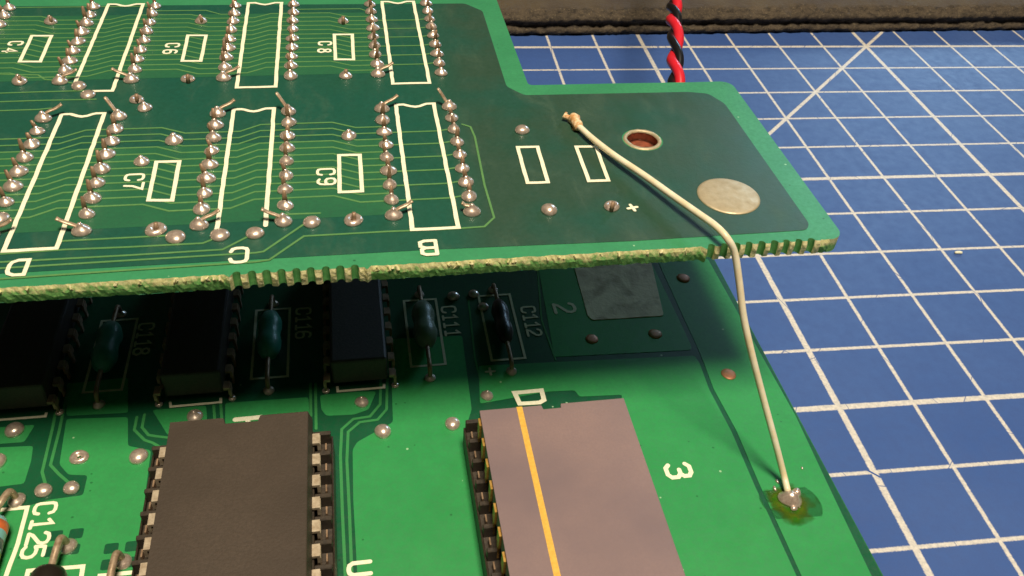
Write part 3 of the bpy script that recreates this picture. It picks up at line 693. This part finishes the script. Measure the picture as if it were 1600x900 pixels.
# joints and pin ends of the chips soldered on the other side
def pinend(i):
    rr = random.Random(i); h = rr.uniform(.16, .24); lx = rr.uniform(-.035, .015); ly = rr.uniform(-.02, .03)
    return mesh('pin_end', tube([(0, 0, .04), (lx*.4, ly*.4, h*.6), (lx, ly, h)], [.03, .027, .016], 6, .5, (0, 1, 0)), M['lead_dark'], None, True)
PE = [pinend(i) for i in range(8)]
zs = zt+.0005
def bent(x, y, dx, dy, h, parent, flare=1.0):
    L = math.hypot(dx, dy)
    return part('pin_end', tube(spline([(x, y, zs+.03), (x+dx*.25, y+dy*.25, zs+.07), (x+dx*.7, y+dy*.7, zs+h*.75), (x+dx, y+dy, zs+h)], 3), [.024]*9+[.028*flare], 8, .5, (0, 0, 1)), M['lead'], parent, True, label='pin end bent over sideways')
for ri, y0 in enumerate((YL, YT)):
    cols = [(XC[i]+s*.762, i, s) for i in range(3) for s in (0, 1)]+[(XC[0]-1.778+.762, -1, 1)]
    for x, ci, s in cols:
        for k in range(9):
            y = y0-k*PI+rn.uniform(-.006, .006)
            if ci == -1 and (ri == 0 or k > 3): continue
            if ci == 0 and s == 0 and ri == 0 and k > 8: continue
            j = joint(x+rn.uniform(-.006, .006), y, zs, CONE, upb, 1.0)
            q_ = rn.uniform(.88, 1.08); j.scale = (q_, q_*.95, rn.uniform(.7, 1.05))
            jb = (s == 0 and k in (0, 8)) or (s == 1 and k in (0, 8))
            if ri == 1 and k == 0: jb = False
            if jb and not (ri == 1 and s == 1 and ci != 0):
                if s == 0: bent(x, y, .19, (.10 if k == 0 else .07), .12, j)
                elif k == 0: bent(x, y, -.12, .09, .2, j, .6)
                else: bent(x, y, -.19 if ci < 2 else -.10, .03, .14 if ci < 2 else .10, j)
            else:
                p_ = link('pin_end', rn.choice(PE), j, (x, y, zs)); ORG.pop(p_.name, None)
                p_.rotation_euler = (0, 0, -j.rotation_euler.z+rn.uniform(-.3, .3))
# keep bent ends unrotated by their joints
for o in bpy.data.objects:
    if o.name.startswith('pin_end') and o.parent and 'label' in o:
        o.parent.rotation_euler = (0, 0, 0); o.parent.scale = (1, 1, 1)
for px, py, k, s in ((79, 33, CONE, .95), (30, 126, CONE, 1.0), (314, 32, CONE, .9), (293, 122, RINGM, .95), (536, 32, CONE, .9), (540, 117, CONE, .95), (123, 134, DOME, .95), (137, 147, DOME, .95),
                     (213, 154, RINGM, .95), (226, 167, CONE, .95), (272, 218, CONE, 1.1), (221, 251, CONE, .95), (243, 357, RINGM, 1.15), (274, 369, DOME, 1.05), (343, 366, DOME, 1.0), (398, 363, DOME, .95),
                     (487, 346, DOME, .95), (552, 342, RINGM, 1.1), (545, 211, CONE, 1.0), (816, 202, DOME, .95), (858, 327, DOME, .95), (956, 321, RINGM, .95)):
    jpx(px, py, k, upb, zs, s)
# short clipped lead stubs of the small capacitors
for px, py in ((79, 28), (30, 121), (314, 27), (536, 28), (540, 111), (243, 352), (552, 336), (956, 319), (213, 150), (293, 119)):
    x, y, _ = on(px, py+4, zs+.05); part('clipped_lead', tube([(x, y, zs+.0), (x+.01, y+.01, zs+.1)], [.028, .02], 7), M['lead_dark'], upb, True)
# through hole with tin ring and copper barrel
def annulus(cx, cy, r0, r1, z0, z1, n=28):
    V = []; F = []
    for r, z in ((r1, z0), (r1-.008, z1), (r0+.004, z1), (r0, z0-.01)):
        V += [(cx+r*math.cos(2*math.pi*i/n)*(1+.015*math.sin(5*i)), cy+r*math.sin(2*math.pi*i/n)*(1+.02*math.sin(3*i)), z) for i in range(n)]
    for k in range(3):
        for i in range(n): F.append((k*n+i, k*n+(i+1) % n, (k+1)*n+(i+1) % n, (k+1)*n+i))
    return V, F
part('plated_ring', annulus(HC[0], HC[1], HR*.84, HR*1.05, ZU, ZU+.014), M['tin'], upb, True)
# hole floor: the barrel is closed a little way down
part('hole_plug', lathe([(HR*.855, ZU-.10), (HR*.5, ZU-.085), (.01, ZU-.08)], 20, HC[0], HC[1]), M['copper'], upb, True)
part('hole_solder', lathe([(.085, ZU-.10), (.07, ZU-.06), (.01, ZU-.05)], 14, HC[0]+.02, HC[1]-.10, 1.2, .6), M['tin'], upb, True)
pc = on(1138, 307, ZU)
part('tinned_disc', lathe([(.325, ZU), (.322, ZU+.010), (.30, ZU+.016), (.1, ZU+.018), (.01, ZU+.018)], 40, pc[0], pc[1], 1, .98, .006), M['tin'], upb, True, label='large dull grey round pad')
# silkscreen on the upper board
zk = zt+.004
def out_ic(xl, yt, bottom=True, left_to=None, botpart=1.0):
    x0, x1 = xl+.165, xl+.597; yb = yt-2.032-.235; y1 = yt+.085; xm = (x0+x1)/2
    top = [(x0, y1), (xm-.13, y1)]+[(xm-.10+.2*i/4, y1-.045*math.sin(math.pi*i/4)-.015) for i in range(5)]+[(xm+.13, y1), (x1, y1)]
    if bottom and botpart == 1: pts = top+[(x1+.0, yb), (x0, yb)]; return part('silkscreen_outline', ribbon(pts, .042, zk, .003, True, True, .003, .06), M['silk'], upb)
    pts = [(x0, (left_to or yb+.15))]+top+[(x1, yb+(0 if bottom else .18))]
    if bottom: pts.append((x1-.24, yb))
    return part('silkscreen_outline', ribbon(pts, .042, zk, .003, False, True, .003, .06), M['silk'], upb)
out_ic(XC[2], YL); out_ic(XC[1], YL, False); out_ic(XC[0], YL)
out_ic(XC[2], YT); out_ic(XC[1], YT); out_ic(XC[0], YT, True, YT-2.1, .5)
def usil(px, w=.04):
    q = onl(px, zk); return part('silkscreen_outline', ribbon(q, w, zk, .003, True, True, .002, .05), M['silk'], upb)
def inset(q, k):
    cx = sum(a for a, b in q)/4; cy = sum(b for a, b in q)/4; return [(cx+(a-cx)*(1-k[0]), cy+(b-cy)*(1-k[1])) for a, b in q]
for q in ([(49, 54.5), (84.5, 54.5), (64, 98), (27, 98)], [(292, 54), (325, 54), (315.5, 97), (282, 97)], [(520, 52.5), (552.5, 52.5), (555, 94.5), (522, 94.5)], [(242.5, 251), (284, 250), (271, 315.5), (228, 315.5)],
          [(527, 240.5), (564.5, 240), (569, 301), (528, 302.5)], [(805, 228), (841, 227.5), (860, 287), (823, 288)], [(896, 227.5), (932, 227), (954.5, 284), (919.5, 285)]):
    usil(inset(q, (.14, .07)))
for s, a, b, h in (('C4', (25, 69), (16, 80), .125), ('C6', (270, 72), (266, 82), .125), ('C8', (508, 69), (507, 80.5), .125), ('C7', (210.5, 278.5), (209, 292.5), .14), ('C9', (509.5, 270), (510.5, 285), .14)):
    for ch, (px, py) in zip(s, (a, b)):
        x, y, _ = on(px, py, ZU); text(ch, x, y, h*1.2, -math.pi/2, zk, .028, M['silk'], upb)
for ch, px, py in (('D', 28, 419.5), ('C', 373.5, 400), ('B', 669.5, 388.5)):
    x, y, _ = on(px, py, ZU); text(ch, x, y, .2, math.pi, zk, .036, M['silk'], upb, wf=1.15)
x, y, _ = on(988, 326, ZU); text('+', x, y, .2, .2, zk, .032, M['silk'], upb)

# ================================================================ the cream jumper wire
jw = thing('jumper_wire', 'thin cream wire soldered to the upper board and hanging down to the lower board', 'wire', on(1232, 778, ZL))
R0 = .035
yl = on(1232, 778, ZL)[1]
def ray_y(px, py, yy):
    """point of the view ray lying in the upright plane at board coordinate y = yy"""
    a = Vector(on(px, py, 0)); b = Vector(on(px, py, 3)); t = (yy-a.y)/(b.y-a.y); return tuple(a+(b-a)*t)
path = [on(903, 196, ZU+.07), on(925, 216, ZU+.075), on(960, 243, ZU+.09), on(1005, 273, ZU+.11), on(1050, 305, ZU+.13), on(1090, 333, ZU+.15), on(1118, 353, ZU+.16), on(1136, 372, ZU+.13)]
air = [((1148, 396), -11.26), ((1155, 440), -11.36), ((1162, 495), -11.50), ((1174, 550), -11.65), ((1192, 620), -11.84), ((1211, 690), -12.06), ((1224, 740), -12.22)]
path += [ray_y(*p_, yy) for p_, yy in air]+[tuple(Vector(on(1231, 768, ZL+.06)))]
part('sleeve', tube(spline(path, 6), R0, 12), M['cream'], jw, True)
a = Vector(on(897, 186, ZU+.05)); b = Vector(path[0])
dr = (b-a).normalized()
part('stripped_end', tube([a-dr*.06+Vector((0, 0, .03)), a, a+dr*.06, b, b+dr*.05], [.035, .075, .055, .06, .046], 9), M['scorch'], jw, True, label='frayed scorched end on the upper board')
part('stripped_strand', tube([a+Vector((-.02, .0, 0)), a+Vector((-.10, .05, .01)), a+Vector((-.07, .10, .02))], [.03, .035, .02], 7), M['scorch'], jw, True)
part('stripped_strand', tube([a+Vector((.0, -.10, -.03)), a+Vector((-.03, -.15, -.03)), a+Vector((.06, -.18, -.04))], [.02, .035, .012], 7), M['scorch'], jw, True)
q = on(1234, 781, ZL)
part('solder_blob', join(lathe([(.115, ZL+TP), (.105, ZL+.03), (.075, ZL+.06), (.05, ZL+.10), (.01, ZL+.12)], 16, q[0], q[1], 1.1, 1, .08), lathe([(.05, ZL+.03), (.055, ZL+.07), (.03, ZL+.115), (.005, ZL+.12)], 12, q[0]+.065, q[1]+.03, 1, 1, .05),
     lathe([(.04, ZL+.01), (.04, ZL+.03), (.005, ZL+.045)], 10, q[0]-.01, q[1]-.12, 1, .7)), M['solder'], jw, True)
fx = [(1184, 778), (1190, 764), (1206, 755), (1226, 753), (1254, 760), (1272, 772), (1284, 788), (1286, 806), (1272, 818), (1250, 825), (1228, 821), (1206, 806), (1192, 792)]
rn2 = random.Random(5)
part('flux_stain', prism(roundpoly([(x+rn2.uniform(-.012, .012), y+rn2.uniform(-.012, .012)) for x, y in onl(fx, ZL)], .05, 3), ZL+TP, ZL+TP+.004), M['flux'], jw, label='brown-green flux stain round the solder blob')
for px, py, s in ((1210, 764, .022), (1214, 753, .02), (1248, 792, .014), (1253, 732, .014)):
    x, y, _ = on(px, py, ZL); part('solder_speck', lathe([(s, ZL+TP), (s*.9, ZL+TP+s*.6), (s*.2, ZL+TP+s)], 8, x, y, .8, 1.6, .1), M['solder'], jw, True)

# ================================================================ twisted red and black pair
tp = thing('twisted_wire_pair', 'red and black wires twisted together behind the upper board, crossing the grid', 'wire', (-7.3, -7.0, 0))
cl = [on(1056, 200, 2.2), on(1056, 128, 2.45), on(1055, 70, 2.6), on(1053, 20, 2.7), on(1052, -40, 2.8), on(1050, -100, 2.9), on(1046, -200, 3.0)]
cl = spline(cl, 24); d_tot = 0; r = .056
A, B = [], []
for i, p_ in enumerate(cl):
    if i: d_tot += (p_-cl[i-1]).length
    d = (cl[min(i+1, len(cl)-1)]-cl[max(i-1, 0)]).normalized(); side = d.cross(Vector((0, 0, 1))).normalized(); up = side.cross(d)
    ph = 2*math.pi*d_tot/.99+1.0+.35*math.sin(d_tot*2.3)+.2*math.sin(d_tot*5.1)
    A.append(p_+(side*math.cos(ph)+up*math.sin(ph))*r); B.append(p_-(side*math.cos(ph)+up*math.sin(ph))*r)
part('red_wire', tube(A, .074, 12), M['red'], tp, True); part('black_wire', tube(B, .062, 12), M['black'], tp, True)
